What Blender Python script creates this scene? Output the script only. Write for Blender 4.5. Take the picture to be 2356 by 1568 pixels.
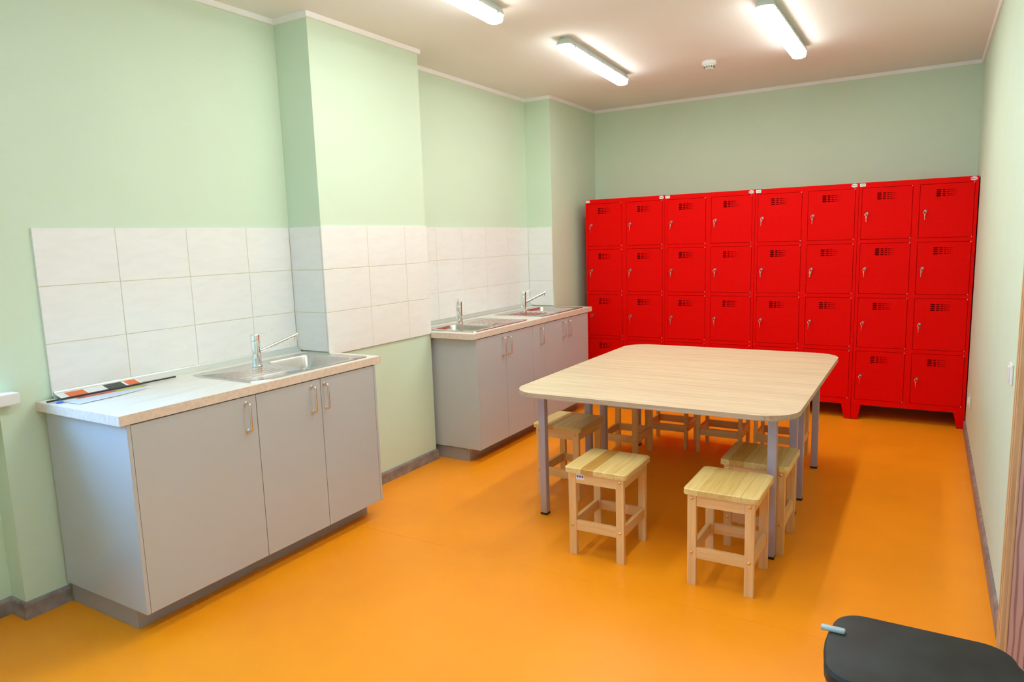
import bpy, bmesh, math, random
from mathutils import Vector, Matrix

for o in list(bpy.data.objects): bpy.data.objects.remove(o, do_unlink=True)
scene = bpy.context.scene
C = scene.collection
PI = math.pi

# ------------------------------------------------------------------ camera
FPX, IMG_W = 1596.1, 2356.0
CAM = Vector((3.0384, -6.8357, 1.5631)); YAW, PITCH, ROLL = -0.5422, -0.1430, -0.0317
fwd = Vector((math.sin(YAW)*math.cos(PITCH), math.cos(YAW)*math.cos(PITCH), math.sin(PITCH)))
right = Vector((math.cos(YAW), -math.sin(YAW), 0.0)); up = right.cross(fwd)
r2 = math.cos(ROLL)*right + math.sin(ROLL)*up
u2 = -math.sin(ROLL)*right + math.cos(ROLL)*up
cd = bpy.data.cameras.new('camera'); cam = bpy.data.objects.new('camera', cd); C.objects.link(cam)
M = Matrix.Identity(4)
for i in range(3):
    M[i][0] = r2[i]; M[i][1] = u2[i]; M[i][2] = -fwd[i]; M[i][3] = CAM[i]
cam.matrix_world = M
cd.sensor_fit = 'HORIZONTAL'; cd.sensor_width = 36.0; cd.lens = FPX*36.0/IMG_W
cd.clip_start = 0.02; cd.clip_end = 100
scene.camera = cam

# ------------------------------------------------------------------ world, exposure
world = bpy.data.worlds.new('sky'); scene.world = world; world.use_nodes = True
bg = world.node_tree.nodes['Background']
bg.inputs[0].default_value = (0.24, 0.50, 1.0, 1); bg.inputs[1].default_value = 27.0
vs = scene.view_settings
vs.view_transform = 'Standard'; vs.look = 'None'; vs.gamma = 1.0; vs.exposure = 0.13; vs.use_curve_mapping = False
LAMP_STRENGTH = 40.0

# ------------------------------------------------------------------ materials
MATS = {}
def new_mat(name):
    m = bpy.data.materials.new(name); m.use_nodes = True
    nt = m.node_tree; b = nt.nodes['Principled BSDF']; MATS[name] = m
    return m, nt, b
def plain(name, col, rough=0.5, metal=0.0, var=0.03, nscale=8.0, bump=0.0, bscale=60.0, spec=None, coat=0.0):
    """colour with a little noise variation and optional fine bump"""
    m, nt, b = new_mat(name)
    tc = nt.nodes.new('ShaderNodeTexCoord')
    n = nt.nodes.new('ShaderNodeTexNoise'); n.inputs['Scale'].default_value = nscale; n.inputs['Detail'].default_value = 3
    nt.links.new(tc.outputs['Object'], n.inputs['Vector'])
    r = nt.nodes.new('ShaderNodeValToRGB')
    r.color_ramp.elements[0].position = 0.3; r.color_ramp.elements[1].position = 0.7
    r.color_ramp.elements[0].color = tuple(c*(1-var) for c in col)+(1,)
    r.color_ramp.elements[1].color = tuple(min(1, c*(1+var)) for c in col)+(1,)
    nt.links.new(n.outputs['Fac'], r.inputs['Fac']); nt.links.new(r.outputs['Color'], b.inputs['Base Color'])
    b.inputs['Roughness'].default_value = rough; b.inputs['Metallic'].default_value = metal
    if spec is not None: b.inputs['Specular IOR Level'].default_value = spec
    if coat: b.inputs['Coat Weight'].default_value = coat; b.inputs['Coat Roughness'].default_value = 0.08
    if bump:
        n2 = nt.nodes.new('ShaderNodeTexNoise'); n2.inputs['Scale'].default_value = bscale; n2.inputs['Detail'].default_value = 2
        nt.links.new(tc.outputs['Object'], n2.inputs['Vector'])
        bp = nt.nodes.new('ShaderNodeBump'); bp.inputs['Strength'].default_value = bump; bp.inputs['Distance'].default_value = 0.01
        nt.links.new(n2.outputs['Fac'], bp.inputs['Height']); nt.links.new(bp.outputs['Normal'], b.inputs['Normal'])
    return m
def wood(name, c1, c2, axis, scale=6.0, stretch=14.0, rough=0.45, contrast=(0.35, 0.65), rings=False):
    """long-grained wood: noise stretched along the given axis of the piece"""
    m, nt, b = new_mat(name)
    tc = nt.nodes.new('ShaderNodeTexCoord'); oi = nt.nodes.new('ShaderNodeObjectInfo')
    add = nt.nodes.new('ShaderNodeVectorMath'); add.operation = 'ADD'
    mul = nt.nodes.new('ShaderNodeMath'); mul.operation = 'MULTIPLY'; mul.inputs[1].default_value = 37.0
    nt.links.new(oi.outputs['Random'], mul.inputs[0])
    nt.links.new(tc.outputs['Object'], add.inputs[0]); nt.links.new(mul.outputs[0], add.inputs[1])
    mp = nt.nodes.new('ShaderNodeMapping')
    s = [scale*stretch]*3; s['xyz'.index(axis)] = scale*0.5
    mp.inputs['Scale'].default_value = s
    nt.links.new(add.outputs[0], mp.inputs['Vector'])
    n = nt.nodes.new('ShaderNodeTexNoise'); n.inputs['Scale'].default_value = 1.0; n.inputs['Detail'].default_value = 5; n.inputs['Roughness'].default_value = 0.6
    nt.links.new(mp.outputs[0], n.inputs['Vector'])
    fac = n.outputs['Fac']
    if rings:
        mp2 = nt.nodes.new('ShaderNodeMapping'); s2 = [1.0]*3; s2['xyz'.index(axis)] = 0.22; mp2.inputs['Scale'].default_value = s2
        nt.links.new(add.outputs[0], mp2.inputs['Vector'])
        w = nt.nodes.new('ShaderNodeTexWave'); w.wave_type = 'BANDS'; w.bands_direction = 'X'
        w.inputs['Scale'].default_value = 14.0; w.inputs['Distortion'].default_value = 9.0; w.inputs['Detail'].default_value = 2; w.inputs['Detail Scale'].default_value = 0.7
        nt.links.new(mp2.outputs[0], w.inputs['Vector'])
        pw = nt.nodes.new('ShaderNodeMath'); pw.operation = 'POWER'; pw.inputs[1].default_value = 2.5
        nt.links.new(w.outputs['Fac'], pw.inputs[0])
        mx = nt.nodes.new('ShaderNodeMix'); mx.data_type = 'FLOAT'; mx.inputs[0].default_value = 0.75
        nt.links.new(n.outputs['Fac'], mx.inputs[2]); nt.links.new(pw.outputs[0], mx.inputs[3]); fac = mx.outputs[0]
    r = nt.nodes.new('ShaderNodeValToRGB')
    r.color_ramp.elements[0].position = contrast[0]; r.color_ramp.elements[1].position = contrast[1]
    r.color_ramp.elements[0].color = tuple(c1)+(1,); r.color_ramp.elements[1].color = tuple(c2)+(1,)
    nt.links.new(fac, r.inputs['Fac']); nt.links.new(r.outputs['Color'], b.inputs['Base Color'])
    b.inputs['Roughness'].default_value = rough
    return m

plain('wall_paint', (0.640, 0.770, 0.590), 0.75, var=0.012, nscale=3, bump=0.05, bscale=220)
plain('ceiling_paint', (0.88, 0.86, 0.82), 0.85, var=0.01, nscale=2)
plain('white_trim', (0.90, 0.895, 0.86), 0.6, var=0.01)
plain('floor_vinyl', (0.97, 0.315, 0.006), 0.36, var=0.05, nscale=2.2, bump=0.03, bscale=150, spec=0.42)
plain('vinyl_weld', (0.93, 0.285, 0.006), 0.4)
plain('base_vinyl', (0.27, 0.22, 0.20), 0.5, var=0.35, nscale=14)
plain('cabinet_grey', (0.49, 0.51, 0.52), 0.20, var=0.01, nscale=4, spec=0.5)
plain('cabinet_inside', (0.50, 0.49, 0.47), 0.5)
plain('plinth_grey', (0.36, 0.34, 0.335), 0.35, var=0.02)
plain('seal_alu', (0.60, 0.64, 0.60), 0.28, metal=0.4, var=0.02)
plain('steel', (0.66, 0.65, 0.62), 0.16, metal=1.0, var=0.03, nscale=30)
plain('steel_bowl', (0.60, 0.58, 0.54), 0.30, metal=1.0, var=0.04, nscale=30)
plain('chrome', (0.86, 0.86, 0.86), 0.05, metal=1.0, var=0.0)
plain('satin_nickel', (0.78, 0.74, 0.70), 0.22, metal=1.0, var=0.0)
plain('locker_red', (0.80, 0.002, 0.001), 0.45, var=0.03, nscale=40, bump=0.06, bscale=350, spec=0.06)
plain('locker_inside', (0.10, 0.003, 0.002), 0.6)
plain('pin_white', (0.80, 0.62, 0.56), 0.35)
plain('sticker_white', (0.82, 0.82, 0.80), 0.4)
plain('print_blue', (0.04, 0.16, 0.42), 0.5)
plain('print_grey', (0.30, 0.38, 0.33), 0.5)
plain('print_violet', (0.16, 0.10, 0.18), 0.5)
plain('lock_metal', (0.42, 0.42, 0.40), 0.30, metal=1.0)
plain('key_metal', (0.62, 0.55, 0.45), 0.30, metal=1.0)
plain('key_brass', (0.62, 0.50, 0.22), 0.30, metal=1.0)
plain('table_leg_paint', (0.46, 0.40, 0.44), 0.30, metal=0.1, var=0.02)
plain('black_plastic', (0.012, 0.012, 0.012), 0.45)
plain('bin_lid_black', (0.013, 0.018, 0.017), 0.50, var=0.55, nscale=9, bump=0.03, bscale=400, spec=0.35)
plain('bin_steel', (0.36, 0.35, 0.36), 0.25, metal=1.0)
plain('bin_clip_grey', (0.42, 0.50, 0.52), 0.35)
plain('lamp_housing', (0.52, 0.58, 0.52), 0.5)
plain('lamp_clip', (0.40, 0.45, 0.42), 0.4)
plain('white_plastic', (0.80, 0.79, 0.75), 0.35)
plain('dark_slot', (0.03, 0.03, 0.028), 0.7)
plain('outlet_cream', (0.78, 0.73, 0.64), 0.35)
plain('grout', (0.74, 0.70, 0.54), 0.8)
plain('paper_white', (0.80, 0.82, 0.84), 0.55)
plain('film_blue', (0.62, 0.72, 0.88), 0.25)
plain('ink_orange', (0.80, 0.16, 0.035), 0.5)
plain('ink_red', (0.75, 0.10, 0.06), 0.5)
plain('ink_dark', (0.05, 0.055, 0.05), 0.5, var=0.5, nscale=60)
plain('ink_lime', (0.52, 0.56, 0.06), 0.45)
plain('ink_tan', (0.60, 0.36, 0.16), 0.5)
plain('blue_plastic', (0.03, 0.16, 0.62), 0.35)
plain('brass_bolt', (0.70, 0.52, 0.22), 0.25, metal=1.0)
plain('door_plug', (0.55, 0.46, 0.50), 0.5)
wood('table_laminate', (0.56, 0.425, 0.255), (0.73, 0.60, 0.40), 'x', 3.0, 14, 0.38, (0.3, 0.62))
wood('table_edge', (0.38, 0.27, 0.17), (0.62, 0.48, 0.32), 'x', 3.0, 60, 0.5)
wood('worktop_laminate', (0.70, 0.66, 0.57), (0.84, 0.82, 0.75), 'y', 4.0, 14, 0.36)
plain('worktop_edge', (0.72, 0.60, 0.49), 0.45, var=0.09, nscale=60)
BIRCH = {}
for ax in 'xyz':
    BIRCH['light', ax] = wood('birch_light_'+ax, (0.70, 0.475, 0.15), (0.82, 0.60, 0.24), ax, 7, 10, 0.36)
    BIRCH['mid', ax] = wood('birch_mid_'+ax, (0.62, 0.40, 0.11), (0.77, 0.53, 0.18), ax, 7, 10, 0.36)
    BIRCH['dark', ax] = wood('birch_dark_'+ax, (0.48, 0.24, 0.045), (0.63, 0.34, 0.065), ax, 7, 10, 0.36)
    BIRCH['frame', ax] = wood('birch_frame_'+ax, (0.76, 0.44, 0.16), (0.87, 0.55, 0.23), ax, 7, 10, 0.42)
wood('pine', (0.66, 0.47, 0.40), (0.40, 0.22, 0.16), 'z', 5, 8, 0.4, (0.25, 0.80), rings=True)
wood('pine_edge', (0.60, 0.38, 0.18), (0.72, 0.50, 0.26), 'z', 5, 8, 0.4)

def tile_mat():
    m, nt, b = new_mat('tile_glaze')
    tc = nt.nodes.new('ShaderNodeTexCoord'); oi = nt.nodes.new('ShaderNodeObjectInfo')
    add = nt.nodes.new('ShaderNodeVectorMath'); add.operation = 'ADD'
    mul = nt.nodes.new('ShaderNodeMath'); mul.operation = 'MULTIPLY'; mul.inputs[1].default_value = 53.0
    nt.links.new(oi.outputs['Random'], mul.inputs[0]); nt.links.new(tc.outputs['Object'], add.inputs[0]); nt.links.new(mul.outputs[0], add.inputs[1])
    mp = nt.nodes.new('ShaderNodeMapping'); mp.inputs['Rotation'].default_value = (0.6, 0, 0); mp.inputs['Scale'].default_value = (4, 4, 14)
    nt.links.new(add.outputs[0], mp.inputs[0])
    n = nt.nodes.new('ShaderNodeTexNoise'); n.inputs['Scale'].default_value = 2.0; n.inputs['Detail'].default_value = 6; n.inputs['Distortion'].default_value = 0.6
    nt.links.new(mp.outputs[0], n.inputs['Vector'])
    r = nt.nodes.new('ShaderNodeValToRGB'); r.color_ramp.elements[0].position = 0.3; r.color_ramp.elements[1].position = 0.6
    r.color_ramp.elements[0].color = (0.83, 0.83, 0.80, 1); r.color_ramp.elements[1].color = (0.86, 0.865, 0.835, 1)
    nt.links.new(n.outputs['Fac'], r.inputs['Fac']); nt.links.new(r.outputs['Color'], b.inputs['Base Color'])
    b.inputs['Roughness'].default_value = 0.42
    bp = nt.nodes.new('ShaderNodeBump'); bp.inputs['Strength'].default_value = 0.05; bp.inputs['Distance'].default_value = 0.01
    nt.links.new(n.outputs['Fac'], bp.inputs['Height']); nt.links.new(bp.outputs['Normal'], b.inputs['Normal'])
tile_mat()
def lamp_mat():
    m, nt, b = new_mat('lamp_glow')
    b.inputs['Base Color'].default_value = (0.9, 0.9, 0.88, 1)
    b.inputs['Emission Color'].default_value = (0.96, 1.0, 0.975, 1)
    b.inputs['Emission Strength'].default_value = LAMP_STRENGTH
    m, nt, b = new_mat('lamp_side')                 # the frosted flanks give off less than the face under the tubes
    b.inputs['Base Color'].default_value = (0.9, 0.9, 0.88, 1)
    b.inputs['Emission Color'].default_value = (0.96, 1.0, 0.975, 1)
    b.inputs['Emission Strength'].default_value = LAMP_STRENGTH*0.40
lamp_mat()
def glass_mat():
    m, nt, b = new_mat('window_glass')
    tr = nt.nodes.new('ShaderNodeBsdfTransparent'); tr.inputs[0].default_value = (0.96, 0.98, 0.97, 1)
    gl = nt.nodes.new('ShaderNodeBsdfGlossy'); gl.inputs['Roughness'].default_value = 0.02
    mx = nt.nodes.new('ShaderNodeMixShader')
    mx.inputs[0].default_value = 0.05; nt.links.new(tr.outputs[0], mx.inputs[1]); nt.links.new(gl.outputs[0], mx.inputs[2])
    nt.links.new(mx.outputs[0], nt.nodes['Material Output'].inputs['Surface'])
glass_mat()

# ------------------------------------------------------------------ mesh helpers
def obj(name, bm, mats, parent=None, smooth=False, loc=None, rotz=None):
    me = bpy.data.meshes.new(name)
    bmesh.ops.recalc_face_normals(bm, faces=bm.faces[:])
    bm.to_mesh(me); bm.free()
    for m in (mats if isinstance(mats, (list, tuple)) else [mats]):
        me.materials.append(MATS[m] if isinstance(m, str) else m)
    if smooth:
        for p in me.polygons: p.use_smooth = True
        try: me.set_sharp_from_angle(angle=math.radians(38))
        except Exception: pass
    return link(name, me, parent, loc, rotz)
def link(name, me, parent=None, loc=None, rotz=None):
    o = bpy.data.objects.new(name, me); C.objects.link(o)
    if parent is not None: o.parent = parent
    if loc is not None: o.location = loc
    if rotz is not None: o.rotation_euler = (0, 0, rotz)
    return o
def tag(o, label, cat, group=None):
    o['label'] = label; o['category'] = cat
    if group: o['group'] = group
    return o
def thing(name, label, cat, loc=(0, 0, 0), rotz=0.0, group=None):
    o = link(name, None, None, loc, rotz); return tag(o, label, cat, group)
def struct(o, label=None):
    o['kind'] = 'structure'
    if label: o['label'] = label
    return o
def B(): return bmesh.new()
def box(bm, x0, x1, y0, y1, z0, z1, bev=0.0, seg=2, mi=0):
    vs_ = [bm.verts.new((x, y, z)) for z in (z0, z1) for y in (y0, y1) for x in (x0, x1)]
    idx = [(0, 2, 3, 1), (4, 5, 7, 6), (0, 1, 5, 4), (2, 6, 7, 3), (0, 4, 6, 2), (1, 3, 7, 5)]
    fs = [bm.faces.new([vs_[i] for i in f]) for f in idx]
    for f in fs: f.material_index = mi
    if bev:
        es = list({e for f in fs for e in f.edges})
        bmesh.ops.bevel(bm, geom=es, offset=bev, segments=seg, affect='EDGES', profile=0.6)
    return bm
def prism(bm, pts, z0, z1, mi_side=0, mi_top=0):
    """outline in the xy plane pulled up from z0 to z1"""
    a = [bm.verts.new((x, y, z0)) for x, y in pts]; t = [bm.verts.new((x, y, z1)) for x, y in pts]
    f = bm.faces.new(t); f.material_index = mi_top
    f = bm.faces.new(list(reversed(a))); f.material_index = mi_side
    n = len(pts)
    for i in range(n):
        f = bm.faces.new((a[i], a[(i+1) % n], t[(i+1) % n], t[i])); f.material_index = mi_side
    return bm
def tube(bm, pts, rad, n=10, caps=True):
    """round bar along a list of points; rad a number or one radius per point"""
    P = [Vector(p) for p in pts]; rs = rad if isinstance(rad, (list, tuple)) else [rad]*len(P)
    rings = []; ref = None
    for i, p in enumerate(P):
        d = (P[min(i+1, len(P)-1)]-P[max(i-1, 0)]).normalized()
        if ref is None:
            ref = d.orthogonal().normalized()
        ref = (ref-d*ref.dot(d)).normalized(); s = d.cross(ref)
        rings.append([bm.verts.new(p+rs[i]*(math.cos(2*PI*k/n)*ref+math.sin(2*PI*k/n)*s)) for k in range(n)])
    for a, b in zip(rings, rings[1:]):
        for k in range(n): bm.faces.new((a[k], a[(k+1) % n], b[(k+1) % n], b[k]))
    if caps: bm.faces.new(list(reversed(rings[0]))); bm.faces.new(rings[-1])
    return bm
def lathe(bm, prof, n=24, axis='z', at=(0, 0, 0)):
    rings = []
    for r, h in prof:
        ring = []
        for k in range(n):
            c, s = r*math.cos(2*PI*k/n), r*math.sin(2*PI*k/n)
            v = (c, s, h) if axis == 'z' else ((c, -h, s) if axis == 'y' else (h, c, s))
            ring.append(bm.verts.new((v[0]+at[0], v[1]+at[1], v[2]+at[2])))
        rings.append(ring)
    for a, b in zip(rings, rings[1:]):
        for k in range(n): bm.faces.new((a[k], a[(k+1) % n], b[(k+1) % n], b[k]))
    bm.faces.new(rings[0]); bm.faces.new(rings[-1])
    return bm
def arc_pts(cx, cy, r, a0, a1, n):
    return [(cx+r*math.cos(a0+(a1-a0)*i/n), cy+r*math.sin(a0+(a1-a0)*i/n)) for i in range(n+1)]
def rrect(x0, x1, y0, y1, r, n=6, corners=(1, 1, 1, 1)):
    """rounded outline; corners = (x0y0, x1y0, x1y1, x0y1)"""
    p = []
    p += arc_pts(x0+r, y0+r, r, PI, 1.5*PI, n) if corners[0] else [(x0, y0)]
    p += arc_pts(x1-r, y0+r, r, 1.5*PI, 2*PI, n) if corners[1] else [(x1, y0)]
    p += arc_pts(x1-r, y1-r, r, 0, 0.5*PI, n) if corners[2] else [(x1, y1)]
    p += arc_pts(x0+r, y1-r, r, 0.5*PI, PI, n) if corners[3] else [(x0, y1)]
    return p
def sweep(bm, path, prof):
    """profile (distance from wall, height) along wall line, room on the right hand; mitred corners"""
    P = [Vector((x, y, 0)) for x, y in path]; rings = []
    nrm = []
    for a, b in zip(P, P[1:]):
        d = (b-a).normalized(); nrm.append(Vector((d.y, -d.x, 0)))
    for i, p in enumerate(P):
        if i == 0: m = nrm[0]
        elif i == len(P)-1: m = nrm[-1]
        else:
            s = nrm[i-1]+nrm[i]; m = s/(s.dot(nrm[i]))
        rings.append([bm.verts.new((p.x+m.x*d, p.y+m.y*d, z)) for d, z in prof])
    k = len(prof)
    for a, b in zip(rings, rings[1:]):
        for i in range(k): bm.faces.new((a[i], a[(i+1) % k], b[(i+1) % k], b[i]))
    bm.faces.new(rings[0]); bm.faces.new(rings[-1])
    return bm
def copy_tree(o, parent=None):
    c = o.copy(); C.objects.link(c)
    if parent is not None: c.parent = parent
    for ch in list(o.children): copy_tree(ch, c)
    return c

# ================================================================== the room
W = 3.338; H = 2.862; YF = -7.6; R = 0.267
Y1, Y2, Y3 = -1.000, -2.9175, -3.9008        # faces of the wall projections
NICHE_Y, NICHE_D, WIN_Y0 = -5.516, 0.124, -7.2
SILL_Z = 1.003; HEAD_Z = 1.90  # unseen window head set low to keep daylight off the lower cabinet side

bm = B(); box(bm, -0.7, W+0.2, YF-0.2, 0.2, -0.1, 0.0)
floor = struct(obj('floor', bm, 'floor_vinyl'))
for ys in (-4.097,):
    bm = B(); box(bm, -R+0.01, W-0.015, ys-0.002, ys+0.002, 0.0, 0.0004); obj('weld_seam', bm, 'vinyl_weld', floor)
bm = B(); box(bm, -0.7, W+0.2, YF-0.2, 0.2, H, H+0.1); struct(obj('ceiling', bm, 'ceiling_paint'))
bm = B()
box(bm, -0.60, -R, NICHE_Y, 0.0, 0, H)
box(bm, -R, 0.0, Y1, 0.0, 0, H)
box(bm, -R, 0.0, Y3, Y2, 0, H)
box(bm, -0.60, -R-NICHE_D, WIN_Y0, NICHE_Y, 0, SILL_Z-0.050)
box(bm, -0.60, -R, WIN_Y0, NICHE_Y, HEAD_Z, H)
box(bm, -0.60, -R, YF, WIN_Y0, 0, H)
wall_left = struct(obj('wall_left', bm, 'wall_paint'))
bm = B(); box(bm, -0.6, W+0.2, 0.0, 0.2, 0, H); struct(obj('wall_back', bm, 'wall_paint'))
DY0, DY1, DZ = -4.90, -3.955, 2.08              # doorway in the right wall
bm = B(); box(bm, W, W+0.2, DY1, 0.0, 0, H); box(bm, W, W+0.2, YF, DY0, 0, H); box(bm, W, W+0.2, DY0, DY1, DZ, H)
struct(obj('wall_right', bm, 'wall_paint'))
bm = B(); box(bm, -0.6, W+0.2, YF-0.2, YF, 0, H); struct(obj('wall_front', bm, 'wall_paint'))

CORN = [(0.0, H), (0.016, H), (0.014, H-0.027), (0.010, H-0.030), (0.0, H-0.030)]
bm = B(); sweep(bm, [(-R, YF), (-R, Y3), (0, Y3), (0, Y2), (-R, Y2), (-R, Y1), (0, Y1), (0, 0)], CORN); struct(obj('trim_1', bm, 'white_trim'))
bm = B(); sweep(bm, [(0, 0), (W, 0)], CORN); struct(obj('trim_2', bm, 'white_trim'))
bm = B(); sweep(bm, [(W, 0), (W, YF)], CORN); struct(obj('trim_3', bm, 'white_trim'))
BASE = [(0.0, 0.0), (0.014, 0.0), (0.014, 0.062), (0.010, 0.072), (0.0, 0.076)]
bm = B()
sweep(bm, [(-R, YF), (-R, WIN_Y0), (-R-NICHE_D, WIN_Y0), (-R-NICHE_D, NICHE_Y), (-R, NICHE_Y), (-R, -5.338)], BASE)
sweep(bm, [(0, Y3), (0, Y2), (-0.05, Y2)], BASE)
struct(obj('baseboard_left', bm, 'base_vinyl'))
bm = B(); sweep(bm, [(W, -0.56), (W, -3.853)], BASE); struct(obj('baseboard_right', bm, 'base_vinyl'))

# ---- wall tiles: each its own piece, grout bed behind
T, G = 0.010, 0.0018
TZ = [1.684, 1.431, 1.178, 0.925]
def tile_x(xface, y0, y1, z0, z1):            # on a wall that faces +x
    bm = B(); box(bm, xface, xface+T, y0+G, y1-G, z0+G, z1-G, 0.0012, 1); obj('tile', bm, 'tile_glaze', wall_left)
def tile_y(yface, x0, x1, z0, z1):            # on a wall that faces -y
    bm = B(); box(bm, x0+G, x1-G, yface-T, yface, z0+G, z1-G, 0.0012, 1); obj('tile', bm, 'tile_glaze', wall_left)
def rows(zb): return [(TZ[1], TZ[0]), (TZ[2], TZ[1]), (zb, TZ[2])]
def cols(ys): return list(zip(ys, ys[1:]))
for y0, y1 in cols([-5.312, -4.954, -4.586, -4.218, Y3-T]):
    for z0, z1 in rows(0.945): tile_x(-R, y0, y1, z0, z1)
for z0, z1 in rows(0.945): tile_y(Y3, -R+T, 0.0, z0, z1)
for y0, y1 in cols([Y3-T, -3.525, -3.160, Y2]):
    for z0, z1 in rows(0.925): tile_x(0.0, y0, y1, z0, z1)
for y0, y1 in cols([Y2, -2.820, -2.462, -2.104, -1.747, -1.390, Y1-T]):
    for z0, z1 in rows(0.945): tile_x(-R, y0, y1, z0, z1)
for z0, z1 in rows(0.945): tile_y(Y1, -R+T, 0.0, z0, z1)
bm = B()
gt = T-0.0025
box(bm, -R, -R+gt, -5.310, Y3, 0.947, 1.682); box(bm, -R+gt, -0.002, Y3-gt, Y3, 0.947, 1.682)
box(bm, 0.0, gt, Y3-gt, Y2-0.002, 0.927, 1.682)
box(bm, -R, -R+gt, Y2, Y1, 0.947, 1.682); box(bm, -R+gt, -0.002, Y1-gt, Y1, 0.947, 1.682)
obj('grout', bm, 'grout', wall_left)

# ---- window in the left wall, just outside the picture; its sill end shows
win = struct(link('window_1', None, None, (-0.46, (WIN_Y0+NICHE_Y)/2, SILL_Z)))
def wpart(name, x0, x1, y0, y1, z0, z1, m, bev=0.004, par=None):
    yc = (WIN_Y0+NICHE_Y)/2
    bm = B(); box(bm, x0+0.46, x1+0.46, y0-yc, y1-yc, z0-SILL_Z, z1-SILL_Z, bev, 2); return obj(name, bm, m, par or win)
wpart('window_sill', -0.47, -0.200, WIN_Y0-0.06, -5.460, SILL_Z-0.050, SILL_Z, 'white_plastic', 0.006)
fx0, fx1 = -0.52, -0.45
wpart('window_frame', fx0, fx1, WIN_Y0, NICHE_Y, SILL_Z, SILL_Z+0.07, 'white_plastic')
wpart('window_frame', fx0, fx1, WIN_Y0, NICHE_Y, HEAD_Z-0.07, HEAD_Z, 'white_plastic')
span = NICHE_Y-WIN_Y0
for k in range(4):
    yc = WIN_Y0+span*k/3; a = 0.0 if k == 0 else 0.07 if k == 3 else 0.05; b = 0.07 if k == 0 else 0.0 if k == 3 else 0.05
    wpart('window_frame', fx0, fx1, yc-a, yc+b, SILL_Z+0.07, HEAD_Z-0.07, 'white_plastic')
for k in range(3):
    ya = WIN_Y0+span*k/3+0.05; yb = WIN_Y0+span*(k+1)/3-0.05
    wpart('pane', -0.488, -0.482, ya, yb, SILL_Z+0.07, HEAD_Z-0.07, 'window_glass', 0)

# ---- pine door frame in the right wall, closed door at its far side
door = struct(link('door_1', None, None, (W, (DY0+DY1)/2, 0.0)))
def dpart(name, x0, x1, y0, y1, z0, z1, m, bev=0.0025):
    yc = (DY0+DY1)/2
    bm = B(); box(bm, x0-W, x1-W, y0-yc, y1-yc, z0, z1, bev, 2); return obj(name, bm, m, door)
for sgn, ye in ((1, DY1), (-1, DY0)):
    def yy(a, b): return (ye+a, ye+b) if sgn > 0 else (ye-b, ye-a)
    dpart('jamb', W+0.004, W+0.165, *yy(-0.020, 0.0), 0, DZ-0.02, 'pine', 0.001)
    dpart('casing', W-0.018, W-0.0002, *yy(-0.010, 0.100), 0, DZ+0.100, 'pine_edge')
    dpart('casing_bead', W-0.0205, W-0.0182, *yy(0.012, 0.034), 0, DZ, 'pine_edge', 0.001)
    dpart('casing_bead', W-0.0205, W-0.0182, *yy(0.052, 0.070), 0, DZ, 'pine_edge', 0.001)
    dpart('casing_bead', W-0.0045, W+0.0035, *yy(-0.023, -0.0102), 0, DZ, 'pine_edge', 0.003)
dpart('head_jamb', W+0.004, W+0.165, DY0, DY1, DZ-0.02, DZ, 'pine', 0.001)
dpart('casing', W-0.018, W-0.0002, DY0+0.0105, DY1-0.0105, DZ-0.010, DZ+0.100, 'pine_edge')
dpart('door_leaf', W+0.120, W+0.160, DY0+0.022, DY1-0.022, 0.004, DZ-0.022, 'pine')
bm = B(); lathe(bm, [(0.0095, 0.0), (0.0095, 0.0015), (0.007, 0.003)], 16, 'y', (0.066, DY1-0.020-(DY0+DY1)/2, 0.125)); obj('screw_cap', bm, 'door_plug', door, True)
bm = B(); yh = -0.39; tube(bm, [(0.120, yh, 1.02), (0.075, yh, 1.02), (0.070, yh+0.01, 1.02), (0.070, yh+0.12, 1.02)], 0.009, 12); lathe(bm, [(0.024, 0.119), (0.024, 0.112), (0.02, 0.110)], 20, 'x', (0, yh, 1.02)); obj('door_handle', bm, 'satin_nickel', door, True)

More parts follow.
